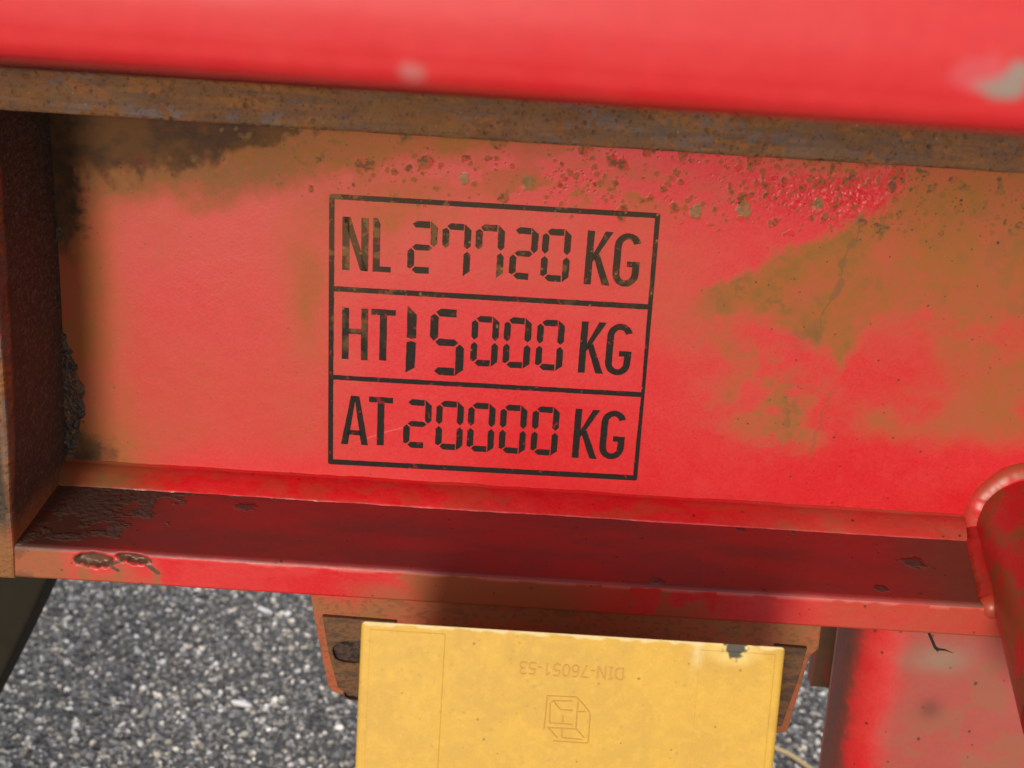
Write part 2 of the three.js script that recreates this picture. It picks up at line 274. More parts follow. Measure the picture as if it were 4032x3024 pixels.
M.weld = tex(1024, 64, -0.36, 0, 0.36, 0.045, (x, v, c) => { paint(c, x, v, 7, 0.2); c.rough = 0.17 + 0.08 * noise(x / 3, v / 3, 180); const m = fbm(x / 14, v / 6, 4, 181); px(c, [0.2, 0.08, 0.03], clamp(ss(0.52, 0.66, m) * 0.25 + ss(-185, -235, x + 12 * m) * 0.85)); px(c, [0.28, 0.12, 0.07], ss(100, 200, x) * 0.35 * (0.4 + m)); px(c, [0.02, 0.012, 0.01], spots(x, v, 12, 0.4, 0.3, 0.8, 182) * 0.8); }, { bumpScale: 0.0008 });
M.scale = tex(512, 1024, -0.32, -0.09, -0.22, 0.11, (x, y, c) => { const f = fbm(x / 1.6, y / 1.6, 3, 190), m = fbm(x / 6, y / 6, 4, 191); c.r = mix(0.02, 0.09, f); c.g = mix(0.014, 0.065, f); c.b = mix(0.01, 0.048, f); px(c, [0.12, 0.05, 0.017], ss(0.4, 0.6, m) * 0.85); px(c, [0.28, 0.2, 0.1], spots(x, y, 3, 0.25, 0.25, 0.7, 192) * 0.8); c.rough = 0.6; c.h = f; }, { bumpScale: 0.002 });
M.holder = tex(1024, 512, -0.12, -0.20, 0.20, -0.09, (x, y, c) => {
  const f = fbm(x / 3, y / 2, 3, 220), m = fbm(x / 12, y / 7, 4, 221), gr = noise(x / 0.8, y / 0.8, 222);
  paint(c, x, y, 8, 0.2); px(c, [0.27, 0.10, 0.03], clamp((0.7 + 0.6 * (m - 0.4) + 0.2 * gr) * (1 - 0.7 * gau(x, y, -88, -104, 16, 6)))); px(c, BROWN, ss(0.55, 0.66, f) * 0.35); c.rough = 0.7; c.h = 0.4 + 0.3 * f;
}, { bumpScale: 0.001 });
M.holderRust = tex(512, 512, -0.12, -0.20, 0.20, -0.09, (x, y, c) => {
  const f = fbm(x / 2, y / 1.2, 4, 230), m = fbm(x / 9, y / 3, 4, 231); c.r = 0.15; c.g = 0.072; c.b = 0.028; px(c, [0.085, 0.044, 0.024], ss(0.4, 0.68, m)); px(c, [0.06, 0.034, 0.02], ss(0.5, 0.7, f) * 0.6); c.rough = 0.85; c.h = 0.3 + 0.5 * f;
}, { bumpScale: 0.0015 });
M.dent = tex(256, 128, -0.10, -0.18, -0.05, -0.12, (x, y, c) => { const f = fbm(x / 2.5, y / 2, 4, 235), m = fbm(x / 5, y / 4, 3, 236); c.r = mix(0.03, 0.085, f); c.g = mix(0.018, 0.05, f); c.b = mix(0.013, 0.04, f); px(c, [0.012, 0.008, 0.006], ss(0.58, 0.68, m)); c.rough = 0.85; c.h = f; }, { bumpScale: 0.003 });
M.body = tex(768, 256, -0.3, 0.2, 0.3, 0.4, (x, y, c) => {
  paint(c, x, y, 9, 0.10); c.rough = 0.46 + 0.08 * fbm(x / 10, y / 10, 3, 240);
  const chip = (cx, cy, rx, ry, s) => 1 - ss(0.8, 1.05, Math.hypot((x - cx) / rx, (y - cy) / ry) / (0.65 + 0.7 * noise(x / 3, y / 3, s)));
  px(c, [0.26, 0.22, 0.18], Math.max(chip(74.4, 230.6, 4.4, 2.8, 241), chip(76, 232.8, 2.2, 2.4, 244)) * 0.95); px(c, [0.55, 0.10, 0.12], chip(69.5, 233, 4.5, 2.8, 242) * 0.5); px(c, [0.45, 0.16, 0.15], chip(-22.2, 226.3, 2.2, 1.5, 243) * 0.8);
}, { bumpScale: 0.0004 });
M.chock = tex(800, 800, 0, 0, 0.24, 0.24, (x, v, c) => { // v: down the face
  const n = fbm(x / 14, v / 14, 5, 250), f = fbm(x / 3.5, v / 3.5, 4, 251), gr = noise(x / 0.7, v / 0.7, 252);
  c.r = 0.61; c.g = 0.365; c.b = 0.04; px(c, [0.54, 0.32, 0.05], ss(0.25, 0.75, n) * 0.7); px(c, [0.69, 0.42, 0.06], ss(0.45, 0.75, f) * 0.35);
  px(c, [0.42, 0.25, 0.05], spots(x, v, 6, 0.35, 0.4, 1.2, 253) * 0.45); px(c, [0.16, 0.09, 0.02], spots(x, v, 22, 0.45, 0.35, 0.8, 254) * 0.75);
  const scuff = ss(2.2, 0.5, v + 2.5 * (noise(x / 4, v / 2, 255) - 0.5)); px(c, [0.72, 0.62, 0.32], scuff * 0.7);
  const bl = Math.max(ss(1.2, 0.7, Math.hypot((x - 201) / 5.5, (v - 2) / 6) / (0.6 + 0.8 * noise(x / 1.6, v / 1.6, 256))), ss(1.5, 0.4, v + 3 * (noise(x / 2.6, 1, 257) - 0.3)) * ss(186, 192, x) * ss(219, 212, x));
  px(c, [0.78, 0.6, 0.2], 0.6 * ss(1.6, 0.8, Math.hypot((x - 200) / 12, (v - 3) / 7)) * (0.4 + f)); px(c, [0.035, 0.035, 0.037], bl * 0.95); px(c, [0.74, 0.62, 0.32], gau(x, v, 181, 5, 3, 8) * 0.6 * (0.5 + f));
  c.r *= 0.96 + 0.08 * gr; c.g *= 0.96 + 0.08 * gr; c.rough = 0.5 + 0.12 * n; c.h = 0.5 + 0.08 * (f - 0.5) + 0.04 * gr;
}, { bumpScale: 0.001 });
M.asphalt = tex(768, 768, 0, 0, 0.5, 0.5, (x, y, c) => { const n = fbm(x / 4, y / 4, 4, 260), f = hash(Math.floor(x * 2), Math.floor(y * 2), 261); const k = 0.055 + 0.06 * n + 0.03 * f; c.r = k * 1.02; c.g = k; c.b = k * 0.98; c.rough = 0.9; c.h = n; }, { bumpScale: 0.003 });
M.concrete = tex(512, 512, 0, 0, 4, 4, (x, y, c) => { const n = fbm(x / 300, y / 300, 5, 270), f = hash(Math.floor(x / 8), Math.floor(y / 8), 271), k = 0.42 + 0.12 * n + 0.03 * f; c.r = k; c.g = k * 0.98; c.b = k * 0.94; c.rough = 0.9; });
const solid = (r, g, b, rough, extra = {}) => { const m = new THREE.MeshPhysicalMaterial({ roughness: rough, metalness: 0, side: THREE.DoubleSide, ...extra }); m.color.setRGB(r, g, b); return m; };

// ------------------------------------------------------------------ setting: asphalt yard, paler concrete in front
const GY = -0.70;
{
  const g = new THREE.PlaneGeometry(120, 120); g.rotateX(-Math.PI / 2); g.translate(0, GY, 0);
  const o = part('asphalt_ground', uvs(g, M.asphalt, X, Z), M.asphalt); o.userData = { kind: 'structure', label: 'grey asphalt yard beneath the frame' };
  const a = new THREE.BoxGeometry(60, 0.02, 40); a.translate(0, GY - 0.006 + 0.0, 2.2 + 20);
  const p = part('concrete_pavement', uvs(a, M.concrete, X, Z), M.concrete); p.userData = { kind: 'structure', label: 'pale concrete pavement in front of the frame' };
  // aggregate standing proud of the bitumen
  const sg = new THREE.IcosahedronGeometry(1, 0), N = 64000;
  const sm = new THREE.MeshStandardMaterial({ roughness: 0.75 });
  const im = new THREE.InstancedMesh(sg, sm, N); im.name = 'asphalt_aggregate'; im.castShadow = im.receiveShadow = true;
  im.userData = { kind: 'stuff', label: 'small grey and cream stones set in the asphalt', category: 'gravel' };
  const mt = new THREE.Matrix4(), q = new THREE.Quaternion(), e = new THREE.Euler(), col = new THREE.Color();
  for (let i = 0; i < N; i++) {
    const x = mix(-0.95, 0.8, rnd()), z = mix(-1.2, -0.4, rnd()), big = rnd() < 0.2, r = big ? mix(0.0034, 0.0055, rnd()) : mix(0.0016, 0.0036, rnd());
    e.set(rnd() * 6, rnd() * 6, rnd() * 6); q.setFromEuler(e);
    mt.compose(new THREE.Vector3(x, GY + r * (rnd() * 0.5 - 0.15), z), q, new THREE.Vector3(r * mix(0.8, 1.5, rnd()), r * mix(0.6, 1, rnd()), r));
    im.setMatrixAt(i, mt);
    const t = rnd(); let k = mix(0.06, 0.26, rnd() ** 1.3), w = 0; if (t < 0.14) { k = mix(0.4, 0.85, rnd()); w = rnd(); } else if (t < 0.26) { k = mix(0.22, 0.4, rnd()); w = 1; }
    col.setRGB(k * (1 + 0.12 * w), k * (1 + 0.02 * w), k * (1 - 0.16 * w)); im.setColorAt(i, col);
  }
  scene.add(im);
}

// ------------------------------------------------------------------ the welded steel frame
const frame = thing('steel_frame', 'rusty red steel channel frame with black stencilled weight table', 'frame');
{ // web plate
  const g = new THREE.BoxGeometry(2.2, 0.27, 0.012); g.translate(0, 0.036, -0.006);
  part('web', uvs(g, M.web, X, Y), M.web, frame).userData.label = 'red painted web with ochre rust stains';
}
{ // lower flange, tapered like a rolled channel
  const prof = refine([[0.0, -0.0748], [0.0775, -0.0806], ...arc(0.0775, -0.0831, 0.0025, 90, 0, 3), [0.08, -0.0995], ...arc(0.0785, -0.0995, 0.0015, 0, -90, 2), [0.0, -0.101]], 0.0011);
  const disp = (x, v) => { const lv = v - 81; let h = 0.12 * (fbm(x / 9, v / 9, 3, 150) - 0.5); if (lv > -3 && lv < 22) h -= 3.4 * lipHole(x, lv, false); if (lv > -1 && lv < 3) h += 0.25 * (noise(x / 6, 1, 151) - 0.5); if (lv > 15 && lv < 26) h += 0.9 * (fbm(x / 16, 3, 3, 152) - 0.5) * ss(-150, -260, x); return h; };
  part('lower_flange', longSweep(prof, 1200, M.flange, disp), M.flange, frame);
}
{ // upper flange, rusted through its paint
  const top = refine([[0.0, 0.1740], [0.0785, 0.1732], ...arc(0.0785, 0.1717, 0.0015, 90, 0, 2), [0.08, 0.1548], ...arc(0.0785, 0.1548, 0.0015, 0, -90, 2), [0.0, 0.1595]], 0.0015);
  const g = longSweep(top, 720, M.upper, (x, v) => 0.55 * (fbm(x / 9, v / 4, 4, 155) - 0.5) + 0.4 * (fbm(x / 24, v / 30, 3, 156) - 0.5));
  uvs(g, M.upper, X, (x, y, z) => z > 0.0795 - 0.0015 ? y - 0.1533 + 0.002 : 0.03 + (0.08 - z) * 0.6);
  part('upper_flange', g, M.upper, frame).userData.label = 'bare rusted upper flange edge';
}
{ // fillet weld between web and lower flange
  const base = [[-0.001, -0.0655], [0.0006, -0.0658], ...arc(-0.0015, -0.0862, 0.0197, 82, 33, 9), [0.0162, -0.0785]];
  part('weld_bead', sweepX(refine(base, 0.0009), -0.30, 0.275, 900, M.weld, (x, v) => 0.8 * (fbm(x / 9, v / 9, 3, 157) - 0.5) + 0.6 * (noise(x / 22, v / 20, 158) - 0.5)), M.weld, frame);
}
{ // stiffener closing the left end of the channel
  const s = new THREE.Shape([[-0.335, -0.1012], [-0.2658, -0.1012], [-0.2648, -0.085], [-0.2643, -0.06], [-0.2618, -0.02], [-0.2605, 0.02], [-0.2592, 0.07], [-0.2582, 0.157], [-0.335, 0.157]].map(p => new THREE.Vector2(...p)));
  const e = new THREE.ExtrudeGeometry(s, { depth: 0.08, bevelEnabled: true, bevelSize: 0.0015, bevelThickness: 0.0015, bevelOffset: -0.0015, bevelSegments: 2 });
  const m = tex(256, 1024, -0.34, -0.11, -0.25, 0.17, (x, y, c) => { rust(c, x, y, 400, 0.5); const n = fbm(x / 7, y / 12, 4, 401); px(c, [0.13, 0.085, 0.065], ss(0.4, 0.55, n) * 0.8 * ss(-75, -60, y)); px(c, [0.3, 0.05, 0.04], ss(0.66, 0.7, n)); px(c, [mix(0.022, 0.05, n), mix(0.013, 0.026, n), 0.009], 0.95 * ss(-264.5, -268, x + 3 * (n - 0.5))); px(c, [0.11, 0.09, 0.075], ss(-266, -271, x) * ss(0.56, 0.66, fbm(x / 0.8, y / 1.4, 4, 405)) * 0.7); px(c, [0.26, 0.1, 0.025], ss(-60, -80, y + 12 * (n - 0.5)) * 0.8); c.rough = 0.75; }, { bumpScale: 0.0015 });  // inner side face near black: dark rust with its shade painted in
  part('stiffener_plate', uvs(e, m, (x, y, z) => z > 0.079 ? x : x + (z - 0.08) * 0.6, Y), m, frame);
}
{ // crust of rust scale in the left corner of the web
  const NX = 60, NY = 150, x0 = -0.30, x1 = -0.236, y0 = -0.0655, y1 = 0.088, pos = [], idx = [];
  const edge = (y) => { const pts = [[-66, -262], [-56, -256], [-45, -254], [-38, -252], [-17, -250.5], [-5, -254], [19, -262.5], [40, -265], [56, -268], [64, -263], [70, -258], [75, -255], [80, -259], [84, -268], [88, -280]]; for (let i = 0; i < pts.length - 1; i++) if (y <= pts[i + 1][0]) return mix(pts[i][1], pts[i + 1][1], clamp((y - pts[i][0]) / (pts[i + 1][0] - pts[i][0]))); return -280; };
  const ht = []; 
  for (let j = 0; j <= NY; j++) for (let i = 0; i <= NX; i++) {
    const x = mix(x0, x1, i / NX) * 1000, y = mix(y0, y1, j / NY) * 1000, d = edge(y) + 7 * (fbm(x / 5, y / 5, 3, 410) - 0.5) - x;
    let h = ss(-0.2, 0.9, d) * (1.6 + 3.2 * (fbm(x / 4, y / 4, 4, 411) - 0.35) + 0.03 * clamp(d, 0, 40)) - 0.5 * (1 - ss(-0.2, 0.9, d));
    if (y > 70) h *= 0.8; ht.push(d); pos.push(x / 1000, y / 1000, h / 1000);
  }
  for (let j = 0; j < NY; j++) for (let i = 0; i < NX; i++) { const k = j * (NX + 1) + i; if (Math.max(ht[k], ht[k + 1], ht[k + NX + 1], ht[k + NX + 2]) < -0.6) continue; idx.push(k, k + 1, k + NX + 1, k + 1, k + NX + 2, k + NX + 1); }
  const g = new THREE.BufferGeometry(); g.setAttribute('position', new THREE.Float32BufferAttribute(pos, 3)); g.setIndex(idx); g.computeVertexNormals();
  part('rust_scale', uvs(g, M.scale, X, Y), M.scale, frame).userData.label = 'thick dark flaking rust scale in the corner';
}
// ---- stencilled table
const table = new THREE.Group(); table.name = 'stencil_table'; table.userData.label = 'black stencilled table of weights in kilograms'; frame.add(table);
{
  const T = 0.00035, flat = (shapes) => { const g = new THREE.ExtrudeGeometry(shapes, { depth: T + 0.0002, bevelEnabled: false, curveSegments: 14 }); g.translate(0, 0, -0.0002); return uvs(g, M.stencil, X, Y); };
  const V = (x, y) => new THREE.Vector2(x / 1000, y / 1000), sh = pts => new THREE.Shape(pts.map(p => V(...p)));
  const rough = (pts, a = 0.12) => { const r = []; for (let i = 0; i < pts.length; i++) { const p = pts[i], q = pts[(i + 1) % pts.length], n = Math.max(1, Math.round(Math.hypot(q[0] - p[0], q[1] - p[1]) / 2.5)); for (let k = 0; k < n; k++) r.push([mix(p[0], q[0], k / n) + (rnd() - 0.5) * a * 2, mix(p[1], q[1], k / n) + (rnd() - 0.5) * a * 2]); } return r; };
  // frame with rounded outer corners and three windows
  const fr = new THREE.Shape(); const O = [[-106.8, 105.4], [75.7, 105.9], [78.2, -56.7], [-107.0, -58.4]];
  const rc = 1.6; O.forEach((p, i) => { const a = O[(i + 3) % 4], b = O[(i + 1) % 4], la = Math.hypot(a[0] - p[0], a[1] - p[1]), lb = Math.hypot(b[0] - p[0], b[1] - p[1]); const s = [p[0] + (a[0] - p[0]) * rc / la, p[1] + (a[1] - p[1]) * rc / la], e = [p[0] + (b[0] - p[0]) * rc / lb, p[1] + (b[1] - p[1]) * rc / lb]; if (i === 0) fr.moveTo(s[0] / 1000, s[1] / 1000); else fr.lineTo(s[0] / 1000, s[1] / 1000); fr.quadraticCurveTo(p[0] / 1000, p[1] / 1000, e[0] / 1000, e[1] / 1000); });
  fr.closePath();
  for (const w of [[[-104, 102.5], [73.0, 103.0], [74.0, 53.4], [-104, 52.6]], [[-104, 49.6], [74.1, 50.3], [75.3, -0.1], [-104.2, -1.2]], [[-104.2, -4.0], [75.4, -3.0], [75.5, -53.4], [-104.1, -55.2]]]) fr.holes.push(new THREE.Path(rough(w, 0.1).map(p => V(...p))));
  part('table_frame', flat([fr]), M.stencil, table);
  const seg = { // segments of a stencilled digit in a unit box (0..1, 0..1), with gaps between
    digit(on, w, h, t) {
      const g = 0.55, m = h / 2, S = {
        a: [[t * 0.55 + g, h - t * 0.45], [t * 1.15 + g, h], [w - t - g, h], [w - t - g, h - t], [t + g, h - t]],
        b: [[w - t, h], [w, h - t * 0.9], [w, m + t * 0.55 + g], [w - t * 0.5, m + g * 1.2], [w - t, m + t * 0.5 + g]],
        c: [[w - t, m - t * 0.5 - g], [w - t * 0.5, m - g * 1.2], [w, m - t * 0.55 - g], [w, t * 0.8], [w - t, 0]],
        d: [[t * 0.55 + g, t * 0.5], [t + g, t], [w - t - g, t], [w - t - g, 0], [t * 1.15 + g, 0]],
        e: [[0, m - t * 0.55 - g], [t * 0.5, m - g * 1.2], [t, m - t * 0.5 - g], [t, t + g], [t * 0.45, t * 0.55 + g], [0, t * 0.9]],
        f: [[0, h - t * 1.1], [t * 0.5, h - t * 0.6 - g], [t, h - t - g], [t, m + t * 0.5 + g], [t * 0.5, m + g * 1.2], [0, m + t * 0.55 + g]],
        g: [[t * 0.7, m], [t * 1.2, m + t * 0.45], [w - t * 1.25, m + t * 0.45], [w - t * 0.75, m], [w - t * 1.25, m - t * 0.45], [t * 1.2, m - t * 0.45]],
      };
      return [...on].map(k => S[k]);
    },
  };
  const glyph = {
    N: (w, h) => [[[0, 0], [3.9, 0], [3.9, h], [0, h]], [[w - 3.9, 0], [w, 0], [w, h], [w - 3.9, h]], [[0.4, h], [4.2, h], [w - 0.4, 0], [w - 4.2, 0]]],
    L: (w, h) => [[[0, 0], [w, 0], [w, 3.2], [3.9, 3.2], [3.9, h - 3.5], [2.4, h], [0, h]]],
    H: (w, h) => [[[0, 0], [3.8, 0], [3.8, h], [0, h]], [[w - 3.8, 0], [w, 0], [w, h], [w - 3.8, h]], [[3.7, h * 0.5], [w - 3.7, h * 0.5], [w - 3.7, h * 0.5 + 3.2], [3.7, h * 0.5 + 3.2]]],
    T: (w, h) => [[[0, h - 3.4], [w, h - 3.4], [w, h], [0, h]], [[w / 2 - 2, 0], [w / 2 + 2, 0], [w / 2 + 2, h - 3.3], [w / 2 - 2, h - 3.3]]],
    A: (w, h) => [[[0, 0], [4, 0], [w * 0.5 + 0.4, h], [w * 0.5 - 2.4, h]], [[w - 4, 0], [w, 0], [w * 0.5 + 2.4, h], [w * 0.5 - 0.4, h]], [[w * 0.22, 6.2], [w * 0.78, 6.2], [w * 0.72, 9.2], [w * 0.28, 9.2]]],
    K: (w, h) => [[[0, 0], [3.9, 0], [3.9, h], [0, h]], [[3.8, h * 0.42], [6.6, h * 0.56], [w, h], [w - 4.2, h], [3.8, h * 0.56]], [[4.6, h * 0.50], [7.4, h * 0.58], [w + 0.3, 0], [w - 4.0, 0]]],
    G: (w, h) => {
      const o = [], n = [], t = 3.9, rx = w / 2, ry = w * 0.52, ri = rx - t, rj = ry - t * 0.9;
      for (let a = 18; a <= 180; a += 9) { o.push([rx + rx * Math.cos(R(a)), h - ry + ry * Math.sin(R(a))]); n.push([rx + ri * Math.cos(R(a)), h - ry + rj * Math.sin(R(a))]); }
      for (let a = 180; a <= 345; a += 9) { o.push([rx + rx * Math.cos(R(a)), ry + ry * Math.sin(R(a))]); n.push([rx + ri * Math.cos(R(a)), ry + rj * Math.sin(R(a))]); }
      return [[...o, [w, ry], [w, h * 0.475], [w * 0.52, h * 0.475], [w * 0.52, h * 0.475 - 3.2], [w - t, h * 0.475 - 3.2], ...n.reverse()]];
    },
    2: (w, h) => seg.digit('abged', w, h, 3.7), 7: (w, h) => seg.digit('afbc', w, h, 3.7), 0: (w, h) => seg.digit('abcdef', w, h, 3.7), 5: (w, h) => seg.digit('afgcd', w, h, 4.6),
    1: (w, h) => [[[0.2, h], [w, h - 5], [w, h * 0.53], [w - 2.4, h * 0.5 + 0.6], [0.2, h * 0.53]], [[0.2, h * 0.46], [w - 2.6, h * 0.5 - 0.8], [w, h * 0.46], [w - 0.3, 3.2], [0, 0]]],
  };
  const rows = [
    [['N', -99.4, 62.6, -84.9, 93.0], ['L', -82.3, 62.6, -72.2, 93.3], ['2', -62.9, 63.2, -46.5, 93.2], ['7', -43.7, 63.1, -27.8, 93.1], ['7', -25.1, 63.3, -9.1, 93.6], ['2', -5.7, 63.4, 9.6, 93.2], ['0', 11.9, 63.3, 27.9, 93.5], ['K', 36.7, 62.9, 50.9, 93.7], ['G', 52.3, 62.9, 67.0, 93.6]],
    [['H', -99.2, 9.2, -84.4, 40.3], ['T', -82.5, 9.7, -68.7, 40.6], ['1', -62.2, 3.2, -56.7, 43.7], ['5', -48.7, 3.0, -28.9, 43.2], ['0', -25.0, 10.0, -9.4, 40.4], ['0', -6.4, 10.1, 9.2, 40.7], ['0', 12.5, 10.0, 28.1, 40.6], ['K', 37.5, 9.9, 51.7, 40.9], ['G', 52.7, 9.6, 67.3, 40.8]],
    [['A', -99.3, -44.6, -83.3, -13.5], ['T', -83.0, -44.0, -69.0, -13.3], ['2', -62.5, -44.3, -46.2, -13.4], ['0', -43.4, -44.2, -27.3, -13.1], ['0', -24.6, -44.2, -8.7, -13.0], ['0', -5.7, -44.0, 10.0, -12.9], ['0', 13.2, -43.9, 29.0, -12.8], ['K', 38.1, -44.2, 52.6, -12.9], ['G', 53.9, -43.7, 68.4, -12.7]],
  ];
  for (const row of rows) for (const [c, a, b, d, e] of row) {
    const polys = glyph[c](d - a, e - b).map(p => sh(rough(p.map(([u, v]) => [a + u, b + v]), 0.1)));
    part(/[0-9]/.test(c) ? 'stencilled_digit' : 'stencilled_letter', flat(polys), M.stencil, table);
  }
}
// ---- tube welded to the web and the flange at the right
{
  const r = 0.029, C = new THREE.Vector3(0.313, -0.066, 0), ax = new THREE.Vector3(-0.19, -0.10, 1).normalize();
  const g = new THREE.CylinderGeometry(r, r, 0.20, 64, 12, true); g.rotateX(Math.PI / 2);
  const m = tex(512, 512, -0.12, -0.12, 0.12, 0.12, (x, y, c) => { paint(c, x, y, 11, 0.28); const n = fbm(x / 16, y / 24, 4, 420), f = fbm(x / 3, y / 5, 3, 421); px(c, [0.26, 0.10, 0.025], clamp(ss(0.42, 0.6, n) * 0.8)); px(c, [0.2, 0.09, 0.03], ss(0.55, 0.65, f) * 0.3); px(c, [0.06, 0.03, 0.02], spots(x, y, 12, 0.3, 0.4, 1, 422) * 0.7); c.rough += 0.06; }, { bumpScale: 0.001 });
  uvs(g, m, (x, y) => Math.atan2(y, x) * r, Z);
  const q = new THREE.Quaternion().setFromUnitVectors(new THREE.Vector3(0, 0, 1), ax); g.applyQuaternion(q); g.translate(C.x + ax.x * 0.08, C.y + ax.y * 0.08, C.z + ax.z * 0.08);
  const tube = part('tube', g, m, frame);
  const e1 = new THREE.Vector3(1, 0, 0).addScaledVector(ax, -ax.x).normalize(), e2 = new THREE.Vector3().crossVectors(ax, e1);
  const at = (phi, rr, t) => new THREE.Vector3().copy(C).addScaledVector(e1, rr * Math.cos(phi)).addScaledVector(e2, rr * Math.sin(phi)).addScaledVector(ax, t);
  const bead = (pts, rad, closed) => { const cv = new THREE.CatmullRomCurve3(pts, closed), tg = new THREE.TubeGeometry(cv, 220, rad, 12, closed), p = tg.attributes.position, nn = tg.attributes.normal; for (let i = 0; i < p.count; i++) { const h = 0.0022 * (fbm(p.getX(i) * 110, p.getY(i) * 110 + p.getZ(i) * 80, 3, 430) - 0.5); p.setXYZ(i, p.getX(i) + nn.getX(i) * h, p.getY(i) + nn.getY(i) * h, p.getZ(i) + nn.getZ(i) * h); } tg.computeVertexNormals(); return uvs(tg, M.paint, X, Y); };
  const ring = []; for (let i = 0; i < 40; i++) { const ph = i / 40 * Math.PI * 2, rr = r + 0.001; const q2 = at(ph, rr, -at(ph, rr, 0).z / ax.z); q2.z -= 0.0022; ring.push(q2); }
  part('weld_ring', bead(ring, 0.0078, true), M.paint, tube);
  const fl = []; // where the tube meets the flange top: per depth z, the left point of the tube at that height
  for (let z = 0.004; z <= 0.076; z += 0.006) { const t0 = z / ax.z, cx = C.x + ax.x * t0, cy = C.y + ax.y * t0, yf = -0.0748 - z * 0.0748, dy = clamp((yf - cy) / (r + 0.001), -0.95, 0.95); fl.push(new THREE.Vector3(cx - (r + 0.0002) * Math.sqrt(1 - dy * dy) * 1.02, yf - 0.0030, z)); }
  const cap = new THREE.SphereGeometry(0.0076, 16, 12); cap.translate(fl[fl.length - 1].x, fl[fl.length - 1].y, fl[fl.length - 1].z - 0.001);
  part('weld_seam', mergeGeometries([bead(fl, 0.0080, false), uvs(cap, M.paint, X, Y)]), M.paint, tube);
}
{ // square post under the flange, rounded corners
  const x0 = 0.2035, x1 = 0.42, z1 = 0.072, z0 = 0.0, r = 0.027;
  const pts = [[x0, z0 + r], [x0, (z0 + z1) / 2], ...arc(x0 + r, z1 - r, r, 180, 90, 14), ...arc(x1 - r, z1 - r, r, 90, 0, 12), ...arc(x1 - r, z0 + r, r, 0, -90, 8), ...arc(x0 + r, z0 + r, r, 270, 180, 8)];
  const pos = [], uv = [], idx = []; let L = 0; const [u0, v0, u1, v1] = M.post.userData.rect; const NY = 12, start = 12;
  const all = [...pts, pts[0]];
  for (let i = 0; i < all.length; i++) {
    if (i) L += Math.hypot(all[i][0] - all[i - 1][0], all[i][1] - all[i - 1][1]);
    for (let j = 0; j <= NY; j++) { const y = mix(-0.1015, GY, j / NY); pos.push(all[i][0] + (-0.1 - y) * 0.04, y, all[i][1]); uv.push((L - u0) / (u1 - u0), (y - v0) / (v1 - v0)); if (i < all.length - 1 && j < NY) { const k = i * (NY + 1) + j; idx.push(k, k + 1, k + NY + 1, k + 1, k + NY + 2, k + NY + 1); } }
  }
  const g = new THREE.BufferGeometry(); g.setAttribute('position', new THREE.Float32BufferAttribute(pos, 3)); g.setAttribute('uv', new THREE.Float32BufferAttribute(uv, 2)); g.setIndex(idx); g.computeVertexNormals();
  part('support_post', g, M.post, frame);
  // split in the post's front under the flange
  const cr = poly([[0.2380, -0.1025], [0.2398, -0.1025], [0.2460, -0.1135], [0.2478, -0.1146], [0.2510, -0.1148], [0.2566, -0.1172], [0.2512, -0.1158], [0.2478, -0.1160], [0.2466, -0.1164], [0.2448, -0.1146]], 0.0004); cr.translate(0, 0, 0.0719);
  part('paint_split', cr, solid(0.012, 0.009, 0.008, 0.9), frame);
}
{ // rear crossplate seen in the gap
  const g = new THREE.BoxGeometry(0.10, 0.19, 0.012); g.translate(0.2835, -0.167, -0.106);
  const m = tex(256, 256, 0.23, -0.27, 0.34, -0.07, (x, y, c) => { const n = fbm(x / 8, y / 8, 4, 440); c.r = 0.09 + 0.04 * n; c.g = 0.05 + 0.02 * n; c.b = 0.03; px(c, [0.3, 0.03, 0.02], ss(0.5, 0.56, n) * gau(x, y, 249, -250, 7, 14)); px(c, [0.25, 0.04, 0.028], 0.5 * ss(234.6, 233.8, x)); c.rough = 0.8; });
  part('rear_plate', uvs(g, m, X, Y), m, frame);
}
